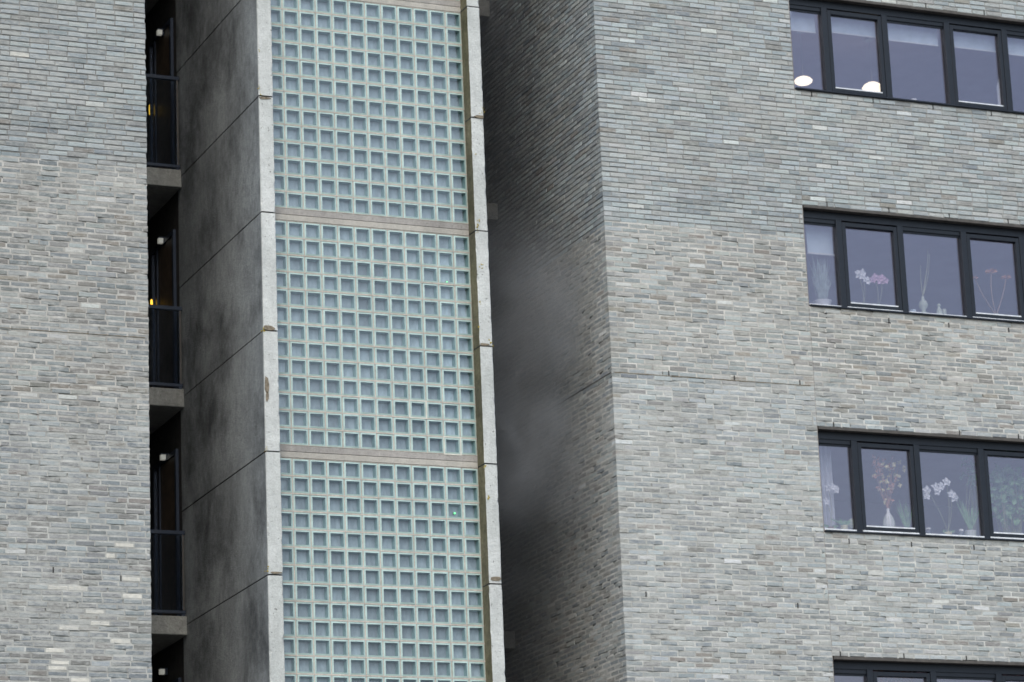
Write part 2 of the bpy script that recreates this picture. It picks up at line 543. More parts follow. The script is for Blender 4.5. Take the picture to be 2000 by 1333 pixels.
class Wall:
    """brickwork laid brick by brick: u runs along the wall, n points out of it"""

    def __init__(self, origin, u, n):
        self.o, self.u, self.n = Vector(origin), Vector(u), Vector(n)
        self.bricks = []          # (u0, u1, z0, z1, depth, out, tint, key)
        self.mv, self.mf, self.mc = [], [], []

    def pt(self, u, out, z):
        return self.o + self.u * u + self.n * out + Vector((0, 0, z))

    def strip(self, u0, u1, z0, z1, d0, d1, col):
        n = len(self.mv)
        self.mv += [tuple(self.pt(u0, -d0, z0)), tuple(self.pt(u1, -d1, z0)), tuple(self.pt(u1, -d1, z1)), tuple(self.pt(u0, -d0, z1))]
        self.mf.append((n, n + 1, n + 2, n + 3))
        self.mc.append(col)

    def lay(self, k, a, b, corner_a, corner_b, zone, phase, white=None, end_gap=True):
        """one course from u=a to u=b; corner_x True: the brick reaches the corner and is a full-depth one"""
        z0 = JZ + k * C
        raked = zone.endswith('raked')
        u = a
        first = (0.21 if phase else 0.10) + RNG.uniform(-0.012, 0.012)
        vignette = 0.88 if (self.o.x == 0 and a < 10.5) else 1.0  # left mortar darkened too, vignetting put into its colour
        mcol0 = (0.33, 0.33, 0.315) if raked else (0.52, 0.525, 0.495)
        if zone in ('warm', 'left_mid', 'side'):
            mcol0 = (0.54, 0.53, 0.492)
        mcol0 = tuple(x_ * vignette for x_ in mcol0)
        zj = z0 + (0.0470 if raked else 0.0448)
        ragged = zone == 'side'
        pj = 0.0105 if raked else 0.0145
        if raked:
            dep = lambda: max(0.003, RNG.normal(0.0075, 0.002))
        else:
            dep = lambda: (RNG.uniform(0.008, 0.018) if RNG.random() < (0.10 if ragged else 0.09) else max(0.0005, RNG.normal(0.0002 if ragged else 0.0018, 0.0009)))
        if a > 0.1 and (abs(a - XC - 0.111) < 1e-6 or abs(a - 0.111) < 1e-6):
            self.strip(a - 0.013, a + 0.002, z0 - 0.003, zj + 0.003, 0.002, 0.002, mcol0)
            self.strip(a - 0.111, a, zj - 0.004, z0 + C + 0.004, dep(), dep(), mcol0)
        i = 0
        while u < b - 0.035:
            L = first if i == 0 else (0.21 if raked else 0.206)
            if i > 0 and RNG.random() < 0.035:
                L = 0.10
            if i > 0:
                L += RNG.normal(0.0, 0.004)
            u1 = min(u + L, b)
            if b - u1 < 0.05:
                u1 = b
            h0 = z0 + RNG.normal(0.0, 0.0016)
            h1 = zj + RNG.normal(0.0, 0.0018)
            tint, key = pick_tint(zone, u, z0, 2.3 if abs(self.u.x) > .5 else 4.1)
            deep = 0.10 if ((i == 0 and corner_a) or (u1 == b and corner_b)) else 0.055
            out = (abs(RNG.normal(0.0, 0.0022)) - 0.001) * (0.4 if ragged else 1.0)
            self.bricks.append([u + RNG.normal(0, 0.0012), u1 + RNG.normal(0, 0.0012), h0, h1, deep, out, tint, key])
            # perpend joint
            ue = min(u1 + pj, b)
            f = RNG.uniform(0.85, 1.12)
            mc = tuple(x * f for x in mcol0)
            if u1 < b:
                dd = dep() * (0.5 if raked else 1.0)
                self.strip(u1 - 0.004, ue + 0.004, z0 - 0.003, zj + 0.003, dd, dd, mc)
            # bed joint over the brick
            um = (u + u1) / 2
            d0, d1, d2 = dep(), dep(), dep()
            self.strip(u, um, zj - 0.004, z0 + C + 0.004, d0, d1, mc)
            self.strip(um, ue, zj - 0.004, z0 + C + 0.004, d1, d2, mc)
            u = u1 + pj
            i += 1

    def mesh_of(self, items, name):
        n = len(items)
        V = np.zeros((n, 12, 3))
        U, N = np.array(self.u), np.array(self.n)
        O = np.array(self.o)
        for i, (a, b, z0, z1, deep, out, tint, key) in enumerate(items):
            c = RNG.uniform(0.002, 0.0065, 4)
            j = RNG.normal(0, 0.0019, (8, 2))
            uu = [a, b, b, a, a, b, b, a, a + c[0] * 1.4, b - c[1] * 1.4, b - c[2] * 1.4, a + c[3] * 1.4]
            zz = [z0, z0, z1, z1, z0, z0, z1, z1, z0 + c[0], z0 + c[1], z1 - c[2], z1 - c[3]]
            oo = [-deep] * 4 + [out - 0.0035] * 4 + [out + x for x in RNG.normal(0, 0.0007, 4)]
            for q in range(12):
                ju, jz = (j[q - 4] if q >= 4 else (0, 0))
                V[i, q] = O + U * (uu[q] + ju) + N * oo[q] + np.array((0, 0, zz[q] + jz))
        fl = [(8, 9, 10, 11), (4, 5, 9, 8), (5, 6, 10, 9), (6, 7, 11, 10), (7, 4, 8, 11), (0, 1, 5, 4), (1, 2, 6, 5), (2, 3, 7, 6), (3, 0, 4, 7)]
        F = (np.array(fl)[None] + 12 * np.arange(n)[:, None, None]).reshape(-1, 4)
        me = bpy.data.meshes.new(name)
        me.from_pydata(V.reshape(-1, 3).tolist(), [], F.tolist())
        me.materials.append(M['brick'])
        ca = me.color_attributes.new('tint', 'FLOAT_COLOR', 'POINT')
        cols = np.ones((n, 12, 4))
        for i, it in enumerate(items):
            cols[i, :, :3] = it[6]
        ca.data.foreach_set('color', cols.reshape(-1).astype(np.float32))
        me.update()
        return me

    def area(self, it):
        p = [proj(self.pt(it[0], 0, it[2])), proj(self.pt(it[1], 0, it[2])), proj(self.pt(it[1], 0, it[3])), proj(self.pt(it[0], 0, it[3]))]
        if not all(6 < x < 1994 and 6 < y < 1327 for x, y in p):
            return 0.0
        s = 0.0
        for i in range(4):
            j = (i + 1) % 4
            s += p[i][0] * p[j][1] - p[j][0] * p[i][1]
        return abs(s) / 2

    def build_mortar(self, parent, name='mortar_joints'):
        me = bpy.data.meshes.new(name)
        me.from_pydata(self.mv, [], self.mf)
        me.materials.append(M['mortar'])
        ca = me.color_attributes.new('tint', 'FLOAT_COLOR', 'POINT')
        cols = np.ones((len(self.mf), 4, 4), np.float32)
        cols[:, :, :3] = np.array(self.mc)[:, None, :]
        ca.data.foreach_set('color', cols.reshape(-1))
        me.update()
        o = link(name, me, parent)
        o['kind'] = 'stuff'
        return o


def unit_bricks(n=14):
    """a few brick bodies, 1 m long in u so that each copy is scaled to its own length"""
    out = []
    for i in range(n):
        w = Wall((0, 0, 0), (1, 0, 0), (0, -1, 0))
        it = [0, 0.21, 0, 0.0505, 0.055, 0.0, (1, 1, 1), 'x']
        me = w.mesh_of([it], 'brick')
        out.append(me)
    return out


UNIT = unit_bricks()


def finish_walls(walls, parents, limit=300):
    """the bricks that show largest become parts of their own, the rest of each wall one joined part"""
    every = []
    for wi, w in enumerate(walls):
        for bi, it in enumerate(w.bricks):
            every.append((w.area(it) if it[4] < 0.09 else 0.0, wi, bi))
    every.sort(reverse=True)
    single = {(wi, bi) for a, wi, bi in every[:limit] if a > 0}
    for wi, w in enumerate(walls):
        rest = [it for bi, it in enumerate(w.bricks) if (wi, bi) not in single]
        o = link('brick_courses', w.mesh_of(rest, 'brick_courses'), parents[wi])
        o['kind'] = 'stuff'
        rot = math.atan2(w.u.y, w.u.x)
        par = parents[wi]
        for bi, it in enumerate(w.bricks):
            if (wi, bi) not in single:
                continue
            b = link('brick', UNIT[RNG.integers(len(UNIT))], par)
            b.location = w.pt(it[0], it[5], it[2])
            b.rotation_euler = (0, 0, rot)
            b.scale = ((it[1] - it[0]) / 0.21, 1, (it[3] - it[2]) / 0.0505)
            b.color = (*it[6], 1)
        w.build_mortar(par)


def weep(parent, px, py, plane_y, k=None):
    p = at(px, py, plane_y)
    kk = math.floor((p.z - JZ) / C)
    z0 = JZ + kk * C
    MB().box((p.x - 0.0075, plane_y - 0.003, z0 - 0.004), (p.x + 0.0075, plane_y + 0.03, z0 + 0.056)).build('weep_vent', 'seal', parent)


# ---- left building
lb = thing('brick_building', (5.0, D, GROUND), "left-hand pale grey brick wall with a cluster of white bricks near the bottom", 'building')
MB().box((-6.0, D + 0.02, GROUND), (XL - 0.02, D + 9.0, 21.0)).build('wall_core', 'core', lb)
wl_ = Wall((0, D, 0), (1, 0, 0), (0, -1, 0))
LX0 = 3.9
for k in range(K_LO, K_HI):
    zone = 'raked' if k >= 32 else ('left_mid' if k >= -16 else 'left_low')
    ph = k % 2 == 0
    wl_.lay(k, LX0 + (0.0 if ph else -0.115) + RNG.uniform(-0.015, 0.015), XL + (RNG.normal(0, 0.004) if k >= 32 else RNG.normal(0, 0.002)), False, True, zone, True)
# bring the bond to the right-hand corner: mirror the offsets so that stretcher and header ends alternate there
whites = [(218, 1090), (255, 1135), (143, 1152), (162, 1165), (240, 1168), (180, 1198), (182, 1220), (130, 1229), (222, 1245), (245, 1257),
          (125, 1274), (257, 1290), (126, 1297), (107, 1307), (143, 1330), (125, 1142), (245, 1068), (30, 110), (165, 165), (175, 755)]
for (px, py) in whites:
    p = at(px, py, D)
    for it in wl_.bricks:
        if it[0] <= p.x <= it[1] and it[2] <= p.z < it[2] + C:
            f = RNG.uniform(0.9, 1.05)
            it[6] = (0.66 * f, 0.645 * f, 0.58 * f)
            it[7] = 'white'
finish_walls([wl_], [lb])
for q in ((104, 1115), (236, 1133)):
    weep(lb, *q, D)
def storey_crack(x0, x1, zc, parent):
    # one ragged open line of crumbled mortar along the storey joint
    m = MB()
    xs = [x0]
    while xs[-1] < x1 - 0.04:
        xs.append(xs[-1] + RNG.uniform(0.03, 0.09))
    top = [(x, D - 0.0045, zc + max(0.0008, RNG.normal(0.003, 0.002))) for x in xs]
    bot = [(x, D - 0.0045, zc - max(0.0008, RNG.normal(0.003, 0.002))) for x in xs]
    for i in range(len(xs) - 1):
        m.quad([bot[i], bot[i + 1], top[i + 1], top[i]])
        for e in (top, bot):
            m.quad([e[i], e[i + 1], (e[i + 1][0], D + 0.02, e[i + 1][2]), (e[i][0], D + 0.02, e[i][2])])
    o = m.build('storey_joint', 'rust', parent)
    return o


storey_crack(LX0, XL - 0.03, JZ + 0.012, lb)

# ---- right building
rb = thing('brick_building', (20.0, D, GROUND), "right-hand pale brick block with rows of dark strip windows", 'building')
WX0, WX1 = 18.255, 23.66
KB, KT = 16, 37
rows = [1, 0, -1, -2]
win = {j: (JZ + (KB + 45 * j) * C, JZ + (KT + 45 * j) * C) for j in rows}
core = MB()
core.box((XC + 0.02, D + 0.02, GROUND), (WX0 - 0.0, D + 0.30, 21.0))
core.box((WX1, D + 0.02, GROUND), (33.0, D + 0.30, 21.0))
edges = [GROUND]
for j in reversed(rows):
    edges += [win[j][0], win[j][1]]
edges.append(21.0)
for i in range(0, len(edges), 2):
    core.box((WX0, D + 0.02, edges[i]), (WX1, D + 0.30, edges[i + 1]), skip=('l', 'r'))
core.box((XC + 0.02, D + 0.30, GROUND), (XC + 0.32, D + 9.0, 21.0), skip=('f',))
core.box((XC + 0.32, D + 0.30, 20.8), (33.0, D + 9.0, 21.0))
core.build('wall_core', 'core', rb)
front = Wall((0, D, 0), (1, 0, 0), (0, -1, 0))
side = Wall((XC, D, 0), (0, 1, 0), (-1, 0, 0))


def window_at(k):
    for j in rows:
        if KB + 45 * j <= k < KT + 45 * j:
            return True
    return False


RX1 = 25.4
for k in range(K_LO, K_HI):
    raked = k >= 30
    zone = 'raked' if raked else ('warm' if k >= 0 else 'pale')
    ph = k % 2 == 0
    front.lay(k, XC if ph else XC + 0.111, XD - 0.004, ph, False, zone, True)
    if not window_at(k):
        front.lay(k, XD + 0.004, RX1, False, False, 'raked' if k >= 37 else ('pale' if k < 0 else 'warm'), not ph)
    else:
        front.lay(k, WX1 + 0.004, RX1, False, False, 'raked' if k >= 37 else ('pale' if k < 0 else 'warm'), not ph)
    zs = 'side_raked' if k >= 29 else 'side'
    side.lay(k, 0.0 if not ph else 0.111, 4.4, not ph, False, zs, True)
finish_walls([front, side], [rb, rb])
for q in [(1306, 728), (1434, 735), (1562, 745), (1262, 1165), (1398, 1172), (1558, 1180),
          (1615, 398), (1736, 410), (1854, 422), (1969, 434), (1614, 615), (1736, 625), (1853, 635), (1970, 643),
          (1628, 828), (1751, 836), (1874, 843), (1989, 851), (1658, 1053), (1780, 1060), (1902, 1066),
          (1641, 1273), (1765, 1277), (1887, 1281), (1808, 11), (1922, 25), (1585, 181), (1705, 195), (1822, 207), (1936, 222)]:
    weep(rb, *q, D)
storey_crack(XC + 0.02, XD - 0.01, JZ - 0.006, rb)
MB().box((XC - 0.004, D + 0.02, JZ - 0.012), (XC + 0.02, D + 4.3, JZ - 0.002)).build('storey_joint', 'seal', rb)
MB().box((XD - 0.004, D + 0.004, Z_LO), (XD + 0.004, D + 0.02, Z_HI)).build('movement_joint', 'band_dark', rb)

# windows of the right building
MUL = [18.777, 19.642, 20.553, 21.407, 22.30, 23.16]
FY = D + 0.088
for j in rows:
    b, t = win[j]
    ordinal = {1: 'top', 0: 'second', -1: 'third', -2: 'lowest'}[j]
    wr = MB().box((WX0, FY, t - 0.135), (WX1, FY + 0.07, t)).box((WX0, FY, b + 0.002), (WX1, FY + 0.07, b + 0.034)).box(
        (WX0, FY, b + 0.034), (WX0 + 0.035, FY + 0.07, t - 0.135)).box((WX1 - 0.05, FY, b + 0.034), (WX1, FY + 0.07, t - 0.135)).build('window', 'frame', rb)
    wr['label'] = f"{ordinal} row of dark framed strip windows"
    MB().cbox((WX0 + 0.002, D - 0.006, t - 0.042), (WX1, FY - 0.002, t - 0.004), 0.004).build('lintel', 'lintel', wr)
    MB().cbox((WX0 + 0.002, D - 0.028, b + 0.002), (WX1, FY - 0.002, b + 0.024), 0.004).build('sill', 'frame', wr)
    xs = [WX0 + 0.035] + MUL + [WX1 - 0.05]
    for c_ in MUL:
        MB().cbox((c_ - 0.04, FY - 0.012, b + 0.034), (c_ + 0.04, FY + 0.07, t - 0.1352), 0.004).build('mullion', 'frame', wr)
    for i in range(len(xs) - 1):
        x0 = xs[i] + (0.04 if i else 0.0)
        x1 = xs[i + 1] - (0.04 if i < len(xs) - 2 else 0.0)
        zt = t - 0.1353
        if not (j == 1 and i % 2 == 0):
            MB().cbox((x0 + 0.003, FY - 0.008, b + 0.035), (x1 - 0.003, FY + 0.05, b + (0.046 if j == 1 else 0.066)), 0.003).build('drip_rail', 'drip', wr)
        zb = b + 0.067
        if i % 2 == 0:     # fixed light
            MB().box((x0, FY + 0.012, zt - 0.05), (x1, FY + 0.06, zt)).box((x0, FY + 0.030, zt - 0.075), (x1, FY + 0.06, zt - 0.05)).build('glazing_bar', 'frame', wr)
            MB().box((x0, FY + 0.040, zb), (x1, FY + 0.052, zt - 0.075)).build('pane', 'pane', wr)
        else:              # opening light with its own sash
            s = 0.055
            MB().cbox((x0 + 0.004, FY - 0.006, zb), (x0 + s, FY + 0.055, zt - 0.02), 0.004).cbox((x1 - s, FY - 0.006, zb), (x1 - 0.004, FY + 0.055, zt - 0.02), 0.004).cbox(
                (x0 + s, FY - 0.006, zt - 0.02 - s), (x1 - s, FY + 0.055, zt - 0.02), 0.004).cbox((x0 + s, FY - 0.006, zb), (x1 - s, FY + 0.055, zb + 0.045), 0.004).build('sash', 'frame', wr)
            MB().box((x0 + s, FY + 0.004, zb + 0.0455), (x1 - s, FY + 0.03, zb + 0.062)).build('glazing_bead', 'drip', wr)
            MB().box((x0 + s, FY + 0.034, zb + 0.0625), (x1 - s, FY + 0.046, zt - 0.02 - s)).build('pane', 'pane', wr)
    # the room behind: floor, ceiling, walls; a window board under the panes
    ry0, ry1 = D + 0.301, D + 4.6
    rz0, rz1 = b - 0.85, t + 0.22
    rm = MB()
    rx0, rx1 = WX0 - 1.2, WX1 + 0.4
    rm.quad([(rx0, ry0, rz0), (rx1, ry0, rz0), (rx1, ry1, rz0), (rx0, ry1, rz0)])
    rm.quad([(rx0, ry0, rz1), (rx0, ry1, rz1), (rx1, ry1, rz1), (rx1, ry0, rz1)])
    rm.quad([(rx0, ry1, rz0), (rx1, ry1, rz0), (rx1, ry1, rz1), (rx0, ry1, rz1)])
    rm.quad([(rx0, ry0, rz0), (rx0, ry1, rz0), (rx0, ry1, rz1), (rx0, ry0, rz1)])
    rm.quad([(rx1, ry0, rz0), (rx1, ry0, rz1), (rx1, ry1, rz1), (rx1, ry1, rz0)])
    rm.build('room_wall', 'room', rb)
    MB().box((WX0 + 0.04, FY + 0.072, b + 0.035), (WX1 - 0.06, D + 0.50, b + 0.06)).build('window_board', 'white', rb)

# ------------------------------------------------------------------ stair tower
tw = thing('stair_tower', (12.63, D, GROUND), "concrete stair tower fronted by pale green glass blocks between two fins", 'tower')
JT = 8.4255                       # one of the storey joints of the fins
zj = [JT + (H / 2) * n for n in range(-8, 8)]
for i in range(len(zj) - 1):
    a, b = zj[i] + 0.008, zj[i + 1] - 0.008
    if b < 3.0 or a > 17.5:
        continue
    for side_ in (0, 1):
        x0, x1 = (XT0, XT1) if side_ == 0 else (XT2, XT3)
        c = 0.006
        jx, jy = RNG.normal(0, 0.0025), RNG.normal(0, 0.003)
        x0 += jx
        y0 = D + jy
        m = MB()
        # front (pale, chamfered), left and right cheeks
        nz = 26
        zs_ = [a + (b - a) * q / nz for q in range(nz + 1)]
        el = [min(0.022, abs(RNG.normal(0.004, 0.003)) + (RNG.uniform(0.006, 0.016) if RNG.random() < 0.08 else 0) + 0.002) for q in zs_]
        er = [min(0.022, abs(RNG.normal(0.004, 0.003)) + (RNG.uniform(0.006, 0.016) if RNG.random() < 0.08 else 0) + 0.002) for q in zs_]
        for q in range(nz):
            za, zb_ = zs_[q], zs_[q + 1]
            m.quad([(x0 + el[q], y0, za), (x1 - er[q], y0, za), (x1 - er[q + 1], y0, zb_), (x0 + el[q + 1], y0, zb_)], 0)
            m.quad([(x0, y0 + el[q] * .9, za), (x0 + el[q], y0, za), (x0 + el[q + 1], y0, zb_), (x0, y0 + el[q + 1] * .9, zb_)], 0)
            m.quad([(x1 - er[q], y0, za), (x1, y0 + er[q] * .9, za), (x1, y0 + er[q + 1] * .9, zb_), (x1 - er[q + 1], y0, zb_)], 0)
            if el[q] or True:
                m.quad([(x0, y0 + 0.03, za), (x0, y0 + el[q] * .9, za), (x0, y0 + el[q + 1] * .9, zb_), (x0, y0 + 0.03, zb_)], 0 if side_ == 0 else 2)
                m.quad([(x1, y0 + er[q] * .9, za), (x1, y0 + 0.03, za), (x1, y0 + 0.03, zb_), (x1, y0 + er[q + 1] * .9, zb_)], 0)
        c = 0.03
        left_m = 1 if side_ == 0 else 2
        if side_ == 0:
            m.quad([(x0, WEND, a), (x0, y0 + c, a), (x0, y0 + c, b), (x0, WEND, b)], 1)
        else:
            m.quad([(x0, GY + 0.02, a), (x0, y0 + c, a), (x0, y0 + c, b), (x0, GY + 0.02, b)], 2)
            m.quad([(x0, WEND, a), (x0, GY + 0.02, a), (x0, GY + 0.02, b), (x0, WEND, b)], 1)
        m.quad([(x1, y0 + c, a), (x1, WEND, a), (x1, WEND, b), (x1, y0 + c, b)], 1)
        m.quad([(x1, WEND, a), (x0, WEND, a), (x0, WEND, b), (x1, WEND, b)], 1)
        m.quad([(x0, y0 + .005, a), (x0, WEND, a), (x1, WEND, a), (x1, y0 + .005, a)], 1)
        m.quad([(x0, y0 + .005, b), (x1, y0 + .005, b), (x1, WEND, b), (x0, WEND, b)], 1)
        m.build('concrete_panel', ['fin', 'side', 'moss'], tw)
for x0, x1 in ((XT0, XT1), (XT2, XT3)):
    MB().box((x0 + 0.012, D + 0.014, GROUND), (x1 - 0.012, WEND - 0.01, 20.5)).build('joint_core', 'seal', tw)
# crumbled brown mortar and lichen at the half-storey joints
for n_, (px, py, w_, h_) in enumerate([(524, 641, 26, 9), (521, 752, 8, 34), (516, 192, 24, 6), (539, 1119, 22, 4), (938, 229, 24, 7), (943, 673, 24, 5), (968, 1131, 24, 9), (522, 775, 6, 20)]):
    p = at(px, py, D)
    m = MB()
    sx, sz = w_ / 150.0 / 2, h_ / 160.0 / 2
    ring = []
    for q in range(12):
        an = 2 * math.pi * q / 12
        rr = RNG.uniform(0.75, 1.1)
        xx = min(max(p.x + sx * rr * math.cos(an), (XT0 if px < 700 else XT2) + 0.004), (XT1 if px < 700 else XT3) - 0.004)
        ring.append((xx, D - 0.004, p.z + sz * rr * math.sin(an)))
    back = [(a_, D + 0.03, c_) for a_, b_, c_ in ring]
    m.quad([(a_, b_ - 0.004, c_) for a_, b_, c_ in ring])
    for q in range(12):
        q2 = (q + 1) % 12
        m.quad([back[q], back[q2], (ring[q2][0], ring[q2][1] - 0.004, ring[q2][2]), (ring[q][0], ring[q][1] - 0.004, ring[q][2])])
    m.build('crumbled_mortar', 'rust', tw)
m = MB()
for (px, py, r) in [(516, 643, .016), (512, 646, .012), (520, 880, .012), (524, 1112, .02), (508, 183, .014), (506, 100, .01), (505, 172, .012), (940, 222, .02), (945, 215, .015),
                    (935, 430, .014), (933, 440, .02), (932, 452, .012), (958, 670, .02), (937, 590, .014), (936, 640, .016), (948, 912, .016), (955, 970, .02), (930, 300, .012), (940, 520, .015)]:
    p = at(px, py, D)
    for q in range(5):
        c_ = Vector((p.x + RNG.normal(0, r * .7), D - 0.003, p.z + RNG.normal(0, r * 1.2)))
        rr = r * RNG.uniform(.25, .6)
        m.lathe([(0.001, -rr), (rr * .8, -rr * .5), (rr, 0), (rr * .7, rr * .6), (0.001, rr)], c_, 6, squash=.4)
lo_ = m.build('lichen', 'lichen', tw)
lo_['kind'] = 'stuff'

# glass blocks, 12 columns and 13 rows in each storey
PX, PZ = (XT2 - XT1) / 12.0, 0.2045
BAND_Z = 11.295                         # dark joint of one of the bands
bands = [BAND_Z + H * n for n in range(-3, 3)]


def block_mesh():
    w, h = PX - 0.014, PZ - 0.016
    m = MB()
    r = 0.0190       # rim
    d = 0.072
    o = [(0, 0), (w, 0), (w, h), (0, h)]
    i_ = [(r, r), (w - r, r), (w - r, h - r), (r, h - r)]
    s = 0.011
    k_ = [(r + s, r + s), (w - r - s, r + s), (w - r - s, h - r - s), (r + s, h - r - s)]
    for q in range(4):
        q2 = (q + 1) % 4
        m.quad([(o[q][0], 0.004, o[q][1]), (o[q2][0], 0.004, o[q2][1]), (i_[q2][0], 0, i_[q2][1]), (i_[q][0], 0, i_[q][1])], 0)
        m.quad([(o[q][0], 0.08, o[q][1]), (o[q2][0], 0.08, o[q2][1]), (o[q2][0], 0.004, o[q2][1]), (o[q][0], 0.004, o[q][1])], 0)
        m.quad([(i_[q][0], 0, i_[q][1]), (i_[q2][0], 0, i_[q2][1]), (k_[q2][0], d, k_[q2][1]), (k_[q][0], d, k_[q][1])], 1)
    m.quad([(p[0], d, p[1]) for p in k_], 2)
    m.quad([(p[0], 0.003, p[1]) for p in i_], 3)
    me = bpy.data.meshes.new('glass_block')
    me.from_pydata(m.v, [], m.f)
    for q in ('rim', 'blockside', 'leaf_glass', 'block_front'):
        me.materials.append(M[q])
    me.polygons.foreach_set('material_index', m.mi)
    me.update()
    return me


BM = block_mesh()
spots = []
for bz in bands:
    top = bz - 0.075
    m = MB()
    m2 = MB()
    m.box((XT1 + 0.001, GY + 0.003, bz + 0.0035), (XT2 - 0.001, GY + 0.11, bz + 0.0715))
    m2.cbox((XT1 + 0.001, GY - 0.001, bz - 0.072), (XT2 - 0.001, GY + 0.11, bz - 0.0035), 0.004)
    bd = m.build('floor_band', 'band_dark', tw)
    m2.build('floor_band', 'band_light', tw)
    MB().box((XT1 + 0.001, GY + 0.03, bz - 0.0035), (XT2 - 0.001, GY + 0.1, bz + 0.0035)).build('band_joint', 'seal', tw)
    gr = MB()
    y0, y1 = GY + 0.0065, GY + 0.078
    zb = top - 13 * PZ
    for r in range(14):
        z = zb + r * PZ
        gr.box((XT1, GY + 0.001, max(z - 0.008, zb + 0.001)), (XT2, y1, min(z + 0.008, top - 0.001)), skip=('l', 'r'))
    for r in range(13):
        for c in range(13):
            x = XT1 + c * PX
            gr.box((max(x - 0.007, XT1), y0, zb + r * PZ + 0.008), (min(x + 0.007, XT2), y1, zb + (r + 1) * PZ - 0.008), skip=('t', 'b'))
    gr.build('block_grout', 'grout', tw)
    for r in range(13):
        for c in range(12):
            spots.append((XT1 + c * PX + 0.007, zb + r * PZ + 0.008, r, c, bz))


def vis(s):
    x, y = proj((s[0] + 0.09, GY, s[1] + 0.09))
    return 0.0 if not (-30 < y < 1350) else 1.0 + y / 5000.0


spots.sort(key=vis, reverse=True)
rest = MB()
for n_, s in enumerate(spots):
    f = RNG.uniform(0.84, 1.12) * (1.35 if s[3] > 9 else 1.0) * (1.06 - 0.3 * max(0.0, lump(s[0] * 1.6, s[1] * 1.2, 3.3)))  # right columns' see-through light and dim interior patches painted into the tint
    if n_ < 300 and vis(s) > 0:
        o = link('glass_block', BM, tw)
        o.location = (s[0] + RNG.normal(0, 0.0012), GY + RNG.normal(0, 0.0012), s[1] + RNG.normal(0, 0.0012))
        o.color = (f, f, f, 1)
    else:
        n0 = len(rest.v)
        for v in BM.vertices:
            rest.v.append((s[0] + v.co.x, GY + v.co.y, s[1] + v.co.z))
        for p in BM.polygons:
            rest.f.append(tuple(n0 + i for i in p.vertices))
            rest.mi.append(p.material_index)
ro = rest.build('glass_blocks', ['rim', 'blockside', 'leaf_glass', 'block_front'], tw)
ro['kind'] = 'stuff'
# two blocks that were reset in fresh cream mortar
for (px, py) in ((818, 812), (887, 873)):
    p = at(px, py, GY)
    c = math.floor((p.x - XT1) / PX)
    bz = min(b_ for b_ in bands if b_ > p.z)
    r = math.floor((bz - 0.075 - p.z) / PZ)
    x0, z1 = XT1 + c * PX, bz - 0.075 - r * PZ
    m = MB()
    e = 0.008
    m.box((x0 - e, GY - 0.002, z1 - e), (x0 + PX + e, GY + 0.02, z1 + e)).box((x0 - e, GY - 0.002, z1 - PZ - e), (x0 + PX + e, GY + 0.02, z1 - PZ + e))
    m.box((x0 - e, GY - 0.001, z1 - PZ + e), (x0 + e, GY + 0.02, z1 - e)).box((x0 + PX - e, GY - 0.001, z1 - PZ + e), (x0 + PX + e, GY + 0.02, z1 - e))
    m.build('fresh_mortar', 'new_grout', tw)
# stairwell behind the blocks
for bz in bands:
    MB().box((XT1 + 0.002, GY + 0.45, bz - 0.15), (XT2 - 0.002, WEND - 0.4, bz + 0.05)).build('landing', 'slab', tw)
MB().box((XT1 + 0.003, WEND - 0.3, GROUND), (XT2 - 0.003, WEND - 0.1, 20.4)).build('back_wall', 'stairwall', tw)
MB().box((XT2 - 0.62, GY + 0.30, GROUND), (XT2 - 0.004, GY + 0.42, 20.4)).build('unseen_return', 'stairwall', tw)  # pale wall added close behind the blocks to reflect light
MB().box((XT1 + 0.004, GY + 0.34, GROUND), (XT1 + 0.5, GY + 0.44, 20.4)).build('unseen_return', 'stairwall', tw)
MB().box((XT0 + 0.02, D + 0.02, 20.5), (XT3 - 0.02, WEND - 0.02, 20.8)).build('roof_slab', 'slab', tw)
for (px, py, lab) in ((873, 552, 'tiny green indicator light glowing behind the middle storey of glass blocks'),
                      (888, 1003, 'tiny green indicator light glowing behind the lowest storey of glass blocks')):
    p = at(px, py, GY + 0.03)
    t = thing('indicator_light', p, lab, 'indicator light', 'green indicator lights')
    MB().lathe([(0.001, -0.012), (0.010, -0.008), (0.012, 0.0), (0.010, 0.008), (0.001, 0.012)], p, 8).build('lens', 'green', t)
    MB().box((p.x - 0.014, p.y + 0.012, p.z - 0.014), (p.x + 0.014, p.y + 0.02, p.z + 0.014)).build('housing', 'seal', t)

